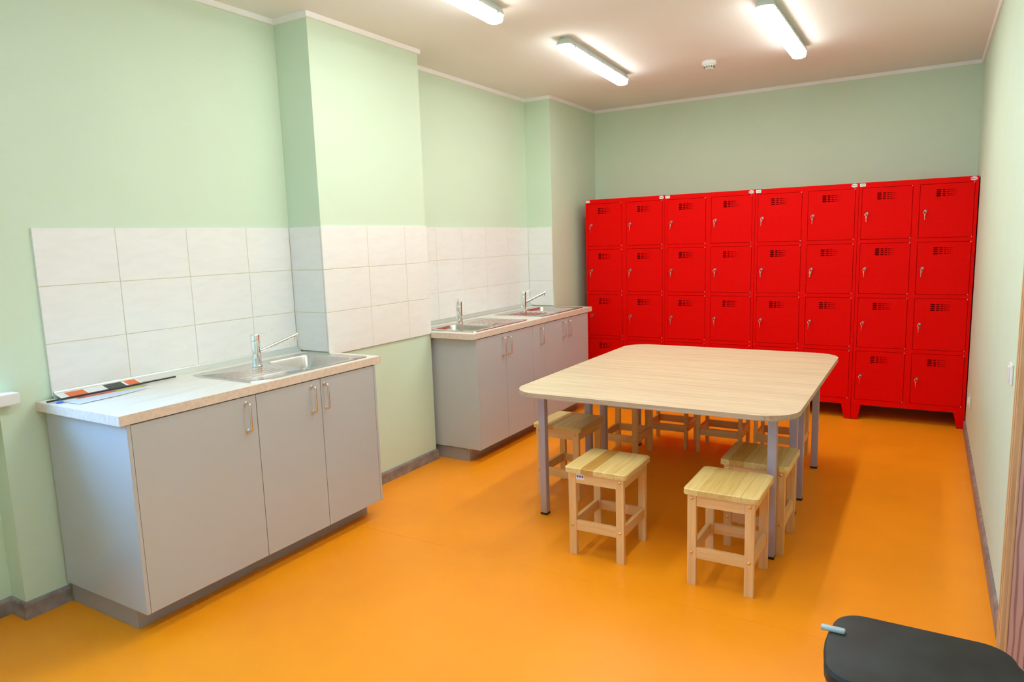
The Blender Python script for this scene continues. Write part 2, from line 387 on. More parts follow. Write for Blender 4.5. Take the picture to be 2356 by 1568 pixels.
# ================================================================== kitchen counters
ZW, TH, XF, XD = 0.938, 0.040, 0.375, 0.369
ZC0, ZC1 = 0.0985, ZW-TH                       # cabinet carcass heights
def tube_handle(parent, y, ztop, zbot):
    bm = B(); r = 0.0052; x0, x1 = XD-0.0005, XD+0.030; b = 0.010
    path = [(x0, y, ztop)]
    path += [(x1-b+b*math.sin(a), y, ztop-b+b*math.cos(a)) for a in [PI/2*k/5 for k in range(6)]]
    path += [(x1-b+b*math.cos(a), y, zbot+b-b*math.sin(a)) for a in [PI/2*k/5 for k in range(6)]]
    path += [(x0, y, zbot)]
    tube(bm, path, r, 10); 
    for z in (ztop, zbot): lathe(bm, [(0.009, 0.0), (0.009, 0.004), (0.006, 0.006)], 12, 'x', (XD, y, z))
    return obj('handle', bm, 'satin_nickel', parent, True)
def cabinet(label, y0, y1, doors, handles, group, endl=False, endr=False):
    """doors: list of (y0, y1); handles: list of y"""
    t = thing('base_cabinet', label, 'cabinet', (0, 0, 0), 0, group)
    th = 0.016
    for (a, b, e) in ((y0, y0+th, endl), (y1-th, y1, endr)):
        bm = B(); box(bm, -0.245, XD if e else XD-0.021, a, b, ZC0, ZC1-0.001, 0.0008, 1); obj('side_panel', bm, 'cabinet_grey', t)
    bm = B(); box(bm, -0.245, XD-0.021, y0+th, y1-th, ZC0, ZC0+th); obj('bottom_panel', bm, 'cabinet_inside', t)
    bm = B(); box(bm, -0.245, -0.240, y0+th, y1-th, ZC0+th, ZC1-0.001); obj('back_panel', bm, 'cabinet_inside', t)
    bm = B(); box(bm, XD-0.058, XD-0.021, y0+th, y1-th, ZC1-0.017, ZC1-0.001); obj('front_rail', bm, 'cabinet_inside', t)
    for (a, b), hy in zip(doors, handles):
        bm = B(); box(bm, XD-0.018, XD, a+0.0016, b-0.0016, ZC0+0.0005, ZC1-0.006, 0.001, 1)
        d = obj('door', bm, 'cabinet_grey', t)
        tube_handle(d, hy, 0.863, 0.733)
    return t
GC = 'grey base cabinets'
cabinet('grey one-door base cabinet at the near end of the counter with brochures', -5.352, -4.738, [(-5.336, -4.738)], [-4.797], GC, True, False)
cabinet('grey two-door base cabinet under the nearest sink', -4.737, -3.9176, [(-4.738, -4.335), (-4.335, -3.934)], [-4.399, -4.312], GC, False, True)
cabinet('grey two-door base cabinet under the far counter sink nearest the camera', -2.8838, -2.086, [(-2.868, -2.492), (-2.492, -2.086)], [-2.543, -2.462], GC, True, False)
cabinet('narrow one-door grey base cabinet between two wider ones in the far counter', -2.085, -1.885, [(-2.086, -1.884)], [-1.956], GC)
cabinet('grey two-door base cabinet at the locker end of the far counter', -1.884, -1.0440, [(-1.884, -1.482), (-1.482, -1.060)], [-1.556, -1.448], GC, False, True)
def plinth(label, y0, y1, xf, h):
    t = thing('plinth', label, 'plinth', (0, 0, 0), 0, 'cabinet plinths')
    bm = B(); box(bm, xf-0.016, xf, y0, y1, 0.0, h, 0.001, 1); obj('front_board', bm, 'plinth_grey', t)
    for a in (y0, y1-0.016):
        bm = B(); box(bm, -0.245, xf-0.0165, a, a+0.016, 0.0, h, 0.001, 1); obj('end_board', bm, 'plinth_grey', t)
plinth('grey plinth along the floor under the near counter cabinets', -5.335, -3.942, 0.262, 0.098)
plinth('grey plinth along the floor under the far counter cabinets', -2.864, -1.070, 0.258, 0.090)

SX0, SX1 = -0.143, 0.336                        # sinks, front to back
def worktop(label, outline_parts, upstand, y0, y1):
    t = thing('worktop', label, 'worktop', (0, 0, 0), 0, 'laminate worktops')
    bm = B()
    for (xa, xb, ya, yb) in outline_parts:
        box(bm, xa, xb, ya, yb, ZC1, ZW)
    bmesh.ops.remove_doubles(bm, verts=bm.verts[:], dist=1e-5)
    bm.normal_update()
    for f in bm.faces:
        if abs(f.normal.z) < 0.5: f.material_index = 1
    obj('slab', bm, ['worktop_laminate', 'worktop_edge'], t)
    bm = B(); a, b = upstand
    pr = [(-R+T+0.001, ZW), (-R+T+0.032, ZW), (-R+T+0.030, ZW+0.006), (-R+T+0.012, ZW+0.026), (-R+T+0.009, ZW+0.031), (-R+T+0.001, ZW+0.031)]
    va = [bm.verts.new((x, a, z)) for x, z in pr]; vb = [bm.verts.new((x, b, z)) for x, z in pr]
    for i in range(len(pr)): bm.faces.new((va[i], va[(i+1) % len(pr)], vb[(i+1) % len(pr)], vb[i]))
    bm.faces.new(va); bm.faces.new(vb)
    obj('seal_strip', bm, 'seal_alu', t)
    return t
xb = -R+T+0.001
S1 = (-4.718, -3.930); S2 = (-2.858, -2.078); S3 = (-1.852, -1.050)
CI = 0.022                                      # the cut-outs lie inside the sink rims
def with_holes(y0, y1, holes, front_y0, front_y1):
    ps = []; cur = y0
    xa, xc = SX0+CI, SX1-CI
    for a, b in holes:
        ps.append((xb, 0.012, cur, a+CI)); ps.append((xb, xa, a+CI, b-CI)); cur = b-CI
    ps.append((xb, 0.012, cur, y1))
    cur = front_y0
    for a, b in holes:
        ps.append((0.012, XF, cur, a+CI)); ps.append((xc, XF, a+CI, b-CI)); cur = b-CI
    ps.append((0.012, XF, cur, front_y1))
    return ps
worktop('pale wood-look worktop of the near counter with one sink', with_holes(-5.381, Y3-T-0.001, [S1], -5.381, -3.8744), (-5.308, Y3-T-0.002), -5.38, -3.87)
worktop('pale wood-look worktop of the far counter with two sinks', with_holes(Y2+0.001, Y1-T-0.001, [S2, S3], -2.9289, -0.9614), (Y2+0.002, Y1-T-0.002), -2.92, -1.0)

def sink(label, y0, y1, by0, by1, drain_y, fy):
    yc = (y0+y1)/2; xc = (SX0+SX1)/2
    t = thing('kitchen_sink', label, 'sink', (xc, yc, ZW), 0, 'steel sinks set into the worktops')
    bx0, bx1 = -0.075, 0.288
    cx, cy = (bx0+bx1)/2-xc, (by0+by1)/2-yc
    def loop(x0, x1, a, b, r, n=80):
        """outline met by rays from the bowl's middle"""
        out = []
        poly = rrect(x0, x1, a, b, r, 10)
        for k in range(n):
            ang = 2*PI*(k+0.5)/n; d = (math.cos(ang), math.sin(ang)); best = None
            for (px, py), (qx, qy) in zip(poly, poly[1:]+poly[:1]):
                ex, ey = qx-px, qy-py; den = d[0]*ey-d[1]*ex
                if abs(den) < 1e-12: continue
                tt = ((px-cx)*ey-(py-cy)*ex)/den; uu = ((px-cx)*d[1]-(py-cy)*d[0])/den
                if tt > 0 and -1e-6 <= uu <= 1+1e-6 and (best is None or tt > best): best = tt
            out.append((cx+d[0]*best, cy+d[1]*best))
        return out
    def rings(bm, ls):
        R_ = [[bm.verts.new((x, y, z)) for x, y in l] for l, z in ls]
        for a, b in zip(R_, R_[1:]):
            n = len(a)
            for k in range(n): bm.faces.new((a[k], a[(k+1) % n], b[(k+1) % n], b[k]))
        return R_
    X0, X1, A, Bq = SX0-xc, SX1-xc, y0-yc, y1-yc
    bl = lambda g, r: loop(bx0-xc-g, bx1-xc+g, by0-yc-g, by1-yc+g, r)
    bm = B()
    rings(bm, [(loop(X0, X1, A, Bq, 0.012), 0.0006), (loop(X0+0.002, X1-0.002, A+0.002, Bq-0.002, 0.012), 0.005),
               (loop(X0+0.012, X1-0.012, A+0.012, Bq-0.012, 0.012), 0.005), (loop(X0+0.018, X1-0.018, A+0.018, Bq-0.018, 0.012), 0.002),
               (bl(0.012, 0.062), 0.002), (bl(0.004, 0.055), 0.003)])
    obj('drainer_plate', bm, 'steel', t, True)
    bm = B()
    rr = rings(bm, [(bl(0.004, 0.055), 0.003), (bl(0.0, 0.050), -0.002), (bl(-0.006, 0.05), -0.10), (bl(-0.014, 0.05), -0.128), (bl(-0.034, 0.05), -0.142)])
    bm.faces.new(rr[-1])
    obj('bowl', bm, 'steel_bowl', t, True)
    bm = B(); lathe(bm, [(0.042, -0.1415), (0.042, -0.139), (0.034, -0.1385), (0.030, -0.141)], 24, 'z', (cx, cy, 0)); obj('drain', bm, 'chrome', t, True)
    bm = B(); d0, d1 = drain_y
    for k in range(6):
        x = -0.02+0.045*k-xc
        tube(bm, [(x, d0-yc, 0.0), (x, d0+0.02-yc, 0.0012), (x, d1-0.02-yc, 0.0012), (x, d1-yc, 0.0)], 0.0028, 8)
    obj('drainer_ribs', bm, 'steel', t, True)
    bm = B(); lathe(bm, [(0.020, 0.0015), (0.020, 0.004), (0.016, 0.006), (0.004, 0.0065)], 20, 'z', (0.285-xc, fy-yc, 0)); obj('overflow_knob', bm, 'chrome', t, True)
    return t
sink('stainless sink with drainer in the near counter worktop', S1[0], S1[1], -4.318, -4.010, (-4.67, -4.40), -4.345)
sink('stainless sink nearest the camera in the far counter, bowl beside the column', S2[0], S2[1], -2.785, -2.535, (-2.42, -2.11), -2.47)
sink('stainless sink at the locker end of the far counter', S3[0], S3[1], -1.448, -1.130, (-1.80, -1.53), -1.485)

def faucet(label, x, y, ang, reach=0.225, rise=0.075):
    t = thing('faucet', label, 'faucet', (x, y, ZW+0.0025), ang, 'chrome mixer taps')
    bm = B(); lathe(bm, [(0.028, 0.0), (0.028, 0.004), (0.0255, 0.007), (0.0245, 0.060), (0.0242, 0.134), (0.0235, 0.136)], 28); obj('body', bm, 'chrome', t, True)
    bm = B(); lathe(bm, [(0.0225, 0.136), (0.0245, 0.1385), (0.0245, 0.168), (0.0225, 0.172), (0.012, 0.1735)], 28); obj('cap', bm, 'chrome', t, True)
    bm = B(); tube(bm, [(0.018, 0, 0.160), (0.05, 0, 0.172), (0.098, 0, 0.196)], [0.0042, 0.004, 0.0036], 10); obj('lever', bm, 'chrome', t, True)
    bm = B(); z0 = 0.078; tube(bm, [(0.015, 0, z0), (reach*0.5, 0, z0+rise*0.47), (reach, 0, z0+rise)], 0.0115, 16); s = obj('spout', bm, 'chrome', t, True)
    bm = B(); zz = z0+rise*0.93; lathe(bm, [(0.0095, zz-0.024), (0.011, zz-0.022), (0.011, zz-0.004)], 16, 'z', (reach-0.016, 0, 0)); obj('aerator', bm, 'chrome', s, True)
    return t
faucet('chrome mixer tap on the near counter sink', -0.045, -4.386, math.atan2(0.22, 0.13))
faucet('chrome mixer tap with spout turned towards the camera on the far counter', -0.076, -2.447, math.atan2(-0.85, 0.53))
faucet('chrome mixer tap at the locker end of the far counter', -0.048, -1.492, math.atan2(0.22, 0.13))

# ---- printed matter and rod on the near worktop
br = thing('brochure', 'white and orange brochure leaning on the wall strip behind the black rod', 'brochure', (-0.2035, -5.125, ZW+0.0108))
br.rotation_euler = (0, math.radians(15), 0)
bm = B(); box(bm, -0.037, 0.037, -0.185, 0.185, 0.0, 0.0022, 0.0006, 1); obj('sheets', bm, 'paper_white', br)
for nm, m, a in (('orange_panel', 'ink_orange', (-0.030, 0.036, -0.150, -0.070)), ('photo_panel', 'ink_dark', (-0.034, 0.020, 0.020, 0.105)), ('orange_panel', 'ink_orange', (-0.034, 0.030, 0.118, 0.172))):
    bm = B(); box(bm, a[0], a[1], a[2], a[3], 0.0022, 0.0025); obj(nm, bm, m, br)
sh = thing('paper_sheets', 'loose white sheets with a red print under the black rod on the near worktop', 'paper', (-0.085, -5.16, ZW+0.0004), math.radians(-3))
bm = B(); box(bm, -0.080, 0.030, -0.165, 0.185, 0.0, 0.0016); obj('sheet', bm, 'paper_white', sh)
bm = B(); v = [(-0.035, -0.175), (0.085, -0.160), (0.062, 0.02), (0.022, 0.175), (-0.02, 0.17)]; prism(bm, v, 0.0017, 0.0026); obj('sheet', bm, 'film_blue', sh)
bm = B(); box(bm, -0.070, -0.037, -0.110, 0.060, 0.0016, 0.0019); obj('red_print', bm, 'ink_red', sh)
lf = thing('leaflet', 'small yellow-green leaflet lying along the black rod on the near worktop', 'leaflet', (-0.127, -5.035, ZW+0.0023), math.radians(-1))
bm = B(); box(bm, -0.018, 0.018, -0.065, 0.045, 0.0, 0.0012); obj('cover', bm, 'ink_lime', lf)
bm = B(); box(bm, -0.016, 0.016, 0.047, 0.075, 0.0, 0.0012); obj('tail', bm, 'ink_tan', lf)
bm = B(); tube(bm, [(-0.160, -5.381, ZW+0.0085), (-0.162, -5.05, ZW+0.0087), (-0.164, -4.785, ZW+0.0085)], 0.0042, 10); tag(obj('rod', bm, 'black_plastic', None, True), 'thin black rod lying across the papers on the near worktop', 'rod')
bm = B(); lathe(bm, [(0.013, 0.0), (0.013, 0.006), (0.010, 0.008)], 18, 'z', (0, 0, 0)); tag(obj('bottle_cap', bm, 'blue_plastic', None, True, (-0.128, -5.345, ZW)), 'small blue plastic cap beside the black rod on the near worktop', 'cap')

# ================================================================== lockers
LX, LY, LZ0, LZ1, LYB = 0.1315, -0.5414, 0.127, 1.934, -0.045
UW = 0.8; DW = 0.354; DH = 0.4075; DX = (0.023, 0.423)
DTOP = [1.893, 1.4555, 1.018, 0.5805]
def vent_door_mesh():
    """sheet door with the punched air slots; x across, z down from the door's top left corner"""
    slots = [(0.110, 0.138, 0.0085), (0.149, 0.169, 0.0070), (0.178, 0.193, 0.0056), (0.200, 0.211, 0.0046), (0.217, 0.225, 0.0038), (0.230, 0.236, 0.0032)]
    zc = [-0.047, -0.062, -0.077, -0.092]
    bm = B(); th = 0.016; g = 0.0028
    x0, x1, z0, z1 = g, DW-g, -DH+g, -g
    xs = [x0]+[v for s in slots for v in s[:2]]+[x1]
    def quad(a, b, c, d, y):
        vv = [bm.verts.new(p) for p in ((a, y, c), (b, y, c), (b, y, d), (a, y, d))]; bm.faces.new(vv)
    for i in range(len(xs)-1):
        if i % 2 == 0: quad(xs[i], xs[i+1], z0, z1, 0.0); continue
        hh = slots[i//2][2]/2; zs = [z1]
        for c in zc: zs += [c+hh, c-hh]
        zs += [z0]
        for j in range(len(zs)-1):
            if j % 2 == 0: quad(xs[i], xs[i+1], zs[j+1], zs[j], 0.0); continue
            for zz in (zs[j], zs[j+1]):                         # rolled lips of the slot
                bm.faces.new([bm.verts.new(q) for q in ((xs[i], 0, zz), (xs[i+1], 0, zz), (xs[i+1], 0.004, zz), (xs[i], 0.004, zz))])
    # folded edges round the rim
    for p in (((x0, 0, z0), (x1, 0, z0), (x1, th, z0), (x0, th, z0)), ((x0, 0, z1), (x1, 0, z1), (x1, th, z1), (x0, th, z1)),
              ((x0, 0, z0), (x0, 0, z1), (x0, th, z1), (x0, th, z0)), ((x1, 0, z0), (x1, 0, z1), (x1, th, z1), (x1, th, z0))):
        bm.faces.new([bm.verts.new(q) for q in p])
    bmesh.ops.remove_doubles(bm, verts=bm.verts[:], dist=1e-6)
    return bm
def door_lock(parent, x, z, seed, brass=False):
    rnd = random.Random(seed)
    bm = B(); lathe(bm, [(0.0115, 0.0), (0.0115, 0.004), (0.0095, 0.007), (0.004, 0.0075)], 18, 'y', (x, 0, z)); l = obj('lock', bm, 'lock_metal', parent, True)
    bm = B(); box(bm, x-0.0045, x+0.0045, -0.026, -0.007, z-0.0012, z+0.0012); box(bm, x-0.009, x+0.009, -0.032, -0.024, z-0.0012, z+0.0012, 0.001, 1); obj('key', bm, 'key_metal', l)
    dx = rnd.uniform(-0.008, -0.002); tilt = rnd.uniform(-0.12, 0.05)
    bm = B(); rr = 0.011
    tube(bm, [(x-0.004+rr*math.cos(a)*0.9, -0.029+0.004*math.sin(a), z-0.010+rr*math.sin(a)) for a in [2*PI*k/12 for k in range(13)]], 0.0011, 6); obj('key_ring', bm, 'key_metal', l, True)
    bm = B(); zt = z-0.019; w = 0.0085 if brass else 0.0032
    p = [(-w, 0), (w, 0), (w, -0.018), (w*0.45, -0.021), (w*0.35, -0.046), (0, -0.049), (-w*0.4, -0.046), (-w*0.45, -0.021), (-w, -0.018)]
    a = [bm.verts.new((x+dx+px-tilt*pz, -0.027, zt+pz)) for px, pz in p]; b = [bm.verts.new((x+dx+px-tilt*pz, -0.0248, zt+pz)) for px, pz in p]
    bm.faces.new(a); bm.faces.new(list(reversed(b)))
    for i in range(len(p)): bm.faces.new((a[i], a[(i+1) % len(p)], b[(i+1) % len(p)], b[i]))
    obj('spare_key', bm, 'key_brass' if brass else 'key_metal', l)
door_me = None
def text_mesh(s, size):
    cu = bpy.data.curves.new('lettering', 'FONT'); cu.body = s; cu.size = size; cu.align_x = 'CENTER'; cu.align_y = 'CENTER'; cu.extrude = 0.0001; cu.offset = 0.0003
    o = bpy.data.objects.new('lettering_tmp', cu); C.objects.link(o)
    bpy.context.view_layer.update()
    me = bpy.data.meshes.new_from_object(o.evaluated_get(bpy.context.evaluated_depsgraph_get()))
    bpy.data.objects.remove(o, do_unlink=True); return me
logo_me = text_mesh('Malow', 0.0155); logo_me.materials.clear(); logo_me.materials.append(MATS['print_blue'])
def locker(label, k):
    global door_me
    x0 = LX+UW*k
    t = thing('locker', label, 'locker', (x0, LY, 0.0), 0, 'red steel lockers along the back wall')
    D = LYB-LY; g = 0.0012; m = 'locker_red'; s = 0.0012
    bm = B()
    # shell with an open front
    box(bm, g, g+s, 0.002, D, LZ0, LZ1); box(bm, UW-g-s, UW-g, 0.002, D, LZ0, LZ1)
    box(bm, g, UW-g, 0.002, D, LZ1-s, LZ1); box(bm, g, UW-g, 0.002, D, LZ0, LZ0+s); box(bm, g, UW-g, D-s, D, LZ0, LZ1)
    box(bm, UW/2-s/2, UW/2+s/2, 0.03, D-s, LZ0, LZ1)
    obj('shell', bm, m, t)
    bm = B()
    for z in (DTOP[1], DTOP[2], DTOP[3]): box(bm, g+s, UW-g-s, 0.03, D-s, z+0.014, z+0.016)
    obj('shelves', bm, 'locker_inside', t)
    bm = B(); d = 0.028
    box(bm, g, DX[0], 0.0, d, LZ0, LZ1); box(bm, DX[1]+DW, UW-g, 0.0, d, LZ0, LZ1); box(bm, DX[0]+DW, DX[1], 0.0, d, LZ0, LZ1)
    for c in DX:
        box(bm, c, c+DW, 0.0, d, DTOP[0], LZ1); box(bm, c, c+DW, 0.0, d, LZ0, DTOP[3]-DH)
        for i in range(3): box(bm, c, c+DW, 0.0, d, DTOP[i+1], DTOP[i]-DH)
    obj('front_frame', bm, m, t)
    n = 0
    for i, zt in enumerate(DTOP):
        for j, c in enumerate(DX):
            if door_me is None:
                dd = obj('door', vent_door_mesh(), m, t, False, (c, -0.0015, zt)); door_me = dd.data
            else: dd = link('door', door_me, t, (c, -0.0015, zt))
            n += 1
            door_lock(dd, 0.042, -0.202, k*100+n, brass=(k == 2 and i == 1 and j == 1))
            for zz in (-0.004, -DH+0.004):
                bm = B(); lathe(bm, [(0.0036, 0.0), (0.0036, 0.003), (0.002, 0.0042)], 8, 'y', (DW-0.006, 0.0, zz)); obj('hinge_pin', bm, 'pin_white', dd, True)
    for (a, b, c, e) in ((0.001, 0.0745, 0.001, 0.050), (UW-0.0745, UW-0.001, UW-0.050, UW-0.001)):
        for yb_ in (0.002, D-0.072):
            bm = B()
            q0 = [(c, yb_, 0.004), (e, yb_, 0.004), (e, yb_+0.046, 0.004), (c, yb_+0.046, 0.004)]
            q1 = [(a, yb_, LZ0-0.0005), (b, yb_, LZ0-0.0005), (b, yb_+0.07, LZ0-0.0005), (a, yb_+0.07, LZ0-0.0005)]
            va = [bm.verts.new(p) for p in q0]; vb = [bm.verts.new(p) for p in q1]
            bm.faces.new(va); bm.faces.new(vb)
            for i in range(4): bm.faces.new((va[i], va[(i+1) % 4], vb[(i+1) % 4], vb[i]))
            f = obj('foot', bm, m, t)
            bm = B(); box(bm, c, e, yb_, yb_+0.046, 0.0, 0.004); obj('foot_pad', bm, 'black_plastic', f)
    # maker's oval and the small numbered plate
    bm = B(); prism(bm, [(0.023*math.cos(a), 0.014*math.sin(a)) for a in [2*PI*i/28 for i in range(28)]], 0, 0.0008)
    o = obj('oval_sticker', bm, 'sticker_white', t, False, (UW-0.033, -0.0002, LZ1-0.018)); o.rotation_euler = (PI/2, 0, 0)
    l = link('lettering', logo_me, o, (0, 0, 0.0010))
    bm = B(); prism(bm, rrect(-0.021, 0.021, -0.012, 0.012, 0.003, 3), 0, 0.0008)
    o = obj('number_plate', bm, 'sticker_white', t, False, (0.026, -0.0002, LZ1-0.018)); o.rotation_euler = (PI/2, 0, 0)
    bm = B()
    for a, b in ((-0.014, -0.010), (-0.003, 0.001), (0.003, 0.007), (0.009, 0.013)): box(bm, a, b, -0.004, 0.005, 0.0008, 0.0011)
    obj('lettering', bm, 'print_grey', o)
    return t
for k, lab in enumerate(('red eight-door steel locker unit next to the kitchen counter', 'red eight-door steel locker unit second from the kitchen counter',
                         'red eight-door steel locker unit with a broad brass key hanging on one door', 'red eight-door steel locker unit against the right-hand wall')):
    locker(lab, k)

# ================================================================== table (two halves pushed together)
TZT, TTH = 0.747, 0.025
TX0, TX1, TY0, TY1, TYS = 1.080, 2.562, -3.647, -1.788, -2.7175
def table(label, y0, y1, corners, legs):
    xc, yc = (TX0+TX1)/2, (y0+y1)/2
    t = thing('table', label, 'table', (xc, yc, 0), 0, 'pale oak tables pushed together')
    bm = B(); r = 0.17
    o = rrect(TX0-xc, TX1-xc, y0-yc, y1-yc, r, 14, corners)
    prism(bm, o, TZT-TTH, TZT, 1, 0)
    obj('table_top', bm, ['table_laminate', 'table_edge'], t)
    for lx in (1.183, 2.421):
        for ly in legs:
            bm = B(); box(bm, lx-xc, lx+0.040-xc, ly-yc, ly+0.040-yc, 0.012, TZT-TTH-0.0005, 0.003, 2); l = obj('leg', bm, 'table_leg_paint', t, True)
            bm = B(); box(bm, lx-xc-0.0005, lx+0.0405-xc, ly-yc-0.0005, ly+0.0405-yc, 0.0, 0.012); obj('foot_cap', bm, 'black_plastic', l)
    bm = B(); ys = [legs[0]+0.02-yc, legs[1]+0.02-yc]; xs_ = [1.203-xc, 2.441-xc]
    for y in ys: box(bm, xs_[0]+0.0205, xs_[1]-0.0205, y-0.012, y+0.012, TZT-TTH-0.030, TZT-TTH-0.0005)
    for x in xs_: box(bm, x-0.012, x+0.012, ys[0]+0.0205, ys[1]-0.0205, TZT-TTH-0.030, TZT-TTH-0.0005)
    obj('under_frame', bm, 'table_leg_paint', t)
table('light oak table with rounded corners, the half nearest the camera', TY0, TYS-0.0004, (1, 1, 0, 0), (-3.495, -2.880))
table('light oak table with rounded corners, the half nearest the lockers', TYS+0.0004, TY1, (0, 0, 1, 1), (-2.640, -2.000))

# ================================================================== stools
LHX, LHY, LWX, LWY = 0.145, 0.160, 0.040, 0.022     # legs: outer half-sizes and section
SHX, SHY, SZ, STH = 0.163, 0.173, 0.455, 0.027
def clip_outline(poly, xa, xb_):
    """cut the seat outline to the strip xa..xb"""
    def cut(pts, f):
        out = []
        for (p, q) in zip(pts, pts[1:]+pts[:1]):
            a, b = f(p), f(q)
            if a >= 0: out.append(p)
            if a*b < 0:
                k = a/(a-b); out.append((p[0]+(q[0]-p[0])*k, p[1]+(q[1]-p[1])*k))
        return out
    return cut(cut(poly, lambda p: p[0]-xa), lambda p: xb_-p[0])
STOOL_MESH = {}
def shared(key, build, mats, smooth=False):
    if key not in STOOL_MESH:
        o = obj('tmp', build(), mats, None, smooth); STOOL_MESH[key] = o.data; bpy.data.objects.remove(o, do_unlink=True)
    return STOOL_MESH[key]
def bx(*a, bev=0.002):
    bm = B(); box(bm, *a, bev, 2); return bm
def stool(label, x, y, rz, planks, sticker=False):
    t = thing('stool', label, 'stool', (x, y, 0), rz, 'square birch stools round the table')
    outline = rrect(-SHX, SHX, -SHY, SHY, 0.022, 5); cur = -SHX; tot = sum(w for w, _ in planks)
    for i, (w, tone) in enumerate(planks):
        nx = cur+2*SHX*w/tot
        pl = clip_outline(outline, cur+0.0004 if i else cur, nx-0.0004 if i < len(planks)-1 else nx)
        mx, my = sum(p[0] for p in pl)/len(pl), 0
        bm = B(); ch = 0.004
        lo = [bm.verts.new((px, py, SZ-STH)) for px, py in pl]
        mid = [bm.verts.new((px, py, SZ-ch)) for px, py in pl]
        top = [bm.verts.new((px*(1-ch/SHX) if abs(px) > SHX-0.023 else px, py*(1-ch/SHY), SZ)) for px, py in pl]
        n = len(pl)
        bm.faces.new(top); bm.faces.new(list(reversed(lo)))
        for a, b in ((lo, mid), (mid, top)):
            for k in range(n): bm.faces.new((a[k], a[(k+1) % n], b[(k+1) % n], b[k]))
        obj('seat_plank', bm, BIRCH[tone, 'y'], t)
        cur = nx
    zt = SZ-STH
    for sx in (-1, 1):
        for sy in (-1, 1):
            me = shared('leg', lambda: bx(-LWX/2, LWX/2, -LWY/2, LWY/2, 0.0, zt), BIRCH['frame', 'z'])
            l = link('leg', me, t, (sx*(LHX-LWX/2), sy*(LHY-LWY/2), 0))
            for z in (0.409, 0.156):
                me = shared('bolt%d' % sy, lambda: lathe(B(), [(0.0075, LWY/2), (0.0075, LWY/2+0.0015), (0.005, LWY/2+0.004), (0.001, LWY/2+0.005)] if sy < 0 else [(0.0075, -LWY/2), (0.0075, -LWY/2-0.0015), (0.005, -LWY/2-0.004), (0.001, -LWY/2-0.005)], 14, 'y'), 'brass_bolt', True)
                link('bolt', me, l, (0, 0, z))
    for z0, z1, nm in ((0.374, zt, 'apron'), (0.130, 0.182, 'stretcher')):
        for s in (-1, 1):
            xi = LHX-LWX; yi = LHY-LWY
            me = shared(nm+'x', lambda: bx(-xi, xi, -0.009, 0.009, z0, z1), BIRCH['frame', 'x'])
            link(nm, me, t, (0, s*(LHY-LWY/2), 0))
            me = shared(nm+'y', lambda: bx(-0.010, 0.010, -yi, yi, z0, z1), BIRCH['frame', 'y'])
            link(nm, me, t, (s*(LHX-LWX/2+0.004), 0, 0))
    if sticker:
        bm = B(); box(bm, -0.103, -0.060, -LHY+0.0013, -LHY+0.0019, 0.394, 0.424); s = obj('sticker', bm, 'sticker_white', t); s['label'] = 'small white label with three dark marks'
        bm = B()
        for a in (-0.099, -0.086, -0.073): box(bm, a, a+0.009, -LHY+0.0009, -LHY+0.0013, 0.405, 0.416)
        obj('print_marks', bm, 'print_violet', s)
    return t
L_, M_, D_ = 'light', 'mid', 'dark'
stool('birch stool with a dark stripe and a small white label, front edge of the table', 1.699, -3.713, 0, [(28, L_), (20, D_), (33, L_), (19, L_)], True)
stool('birch stool nearest the camera, with a pale knotty plank in its seat', 2.3075, -3.752, 0, [(22, L_), (43, M_), (13, L_), (22, L_)])
stool('birch stool behind the nearest one, half under the right end of the table', 2.350, -3.277, 0, [(14, M_), (22, D_), (24, M_), (26, M_), (14, L_)])
stool('birch stool half under the left end of the table, with a pale end plank', 1.160, -3.060, math.radians(-1.5), [(27, L_), (17, D_), (35, M_), (21, M_)])
stool('birch stool under the left side of the table, next to the far table legs', 1.204, -2.218, 0, [(30, M_), (25, L_), (25, M_), (20, L_)])
stool('leftmost of the three birch stools in the row facing the lockers', 1.411, -1.815, PI/2, [(25, L_), (35, M_), (20, L_), (20, M_)])
stool('middle one of the three birch stools in the row facing the lockers', 1.803, -1.830, PI/2, [(30, M_), (20, L_), (30, M_), (20, L_)])
stool('rightmost of the three birch stools in the row facing the lockers', 2.205, -1.830, PI/2, [(20, L_), (30, M_), (30, L_), (20, M_)])

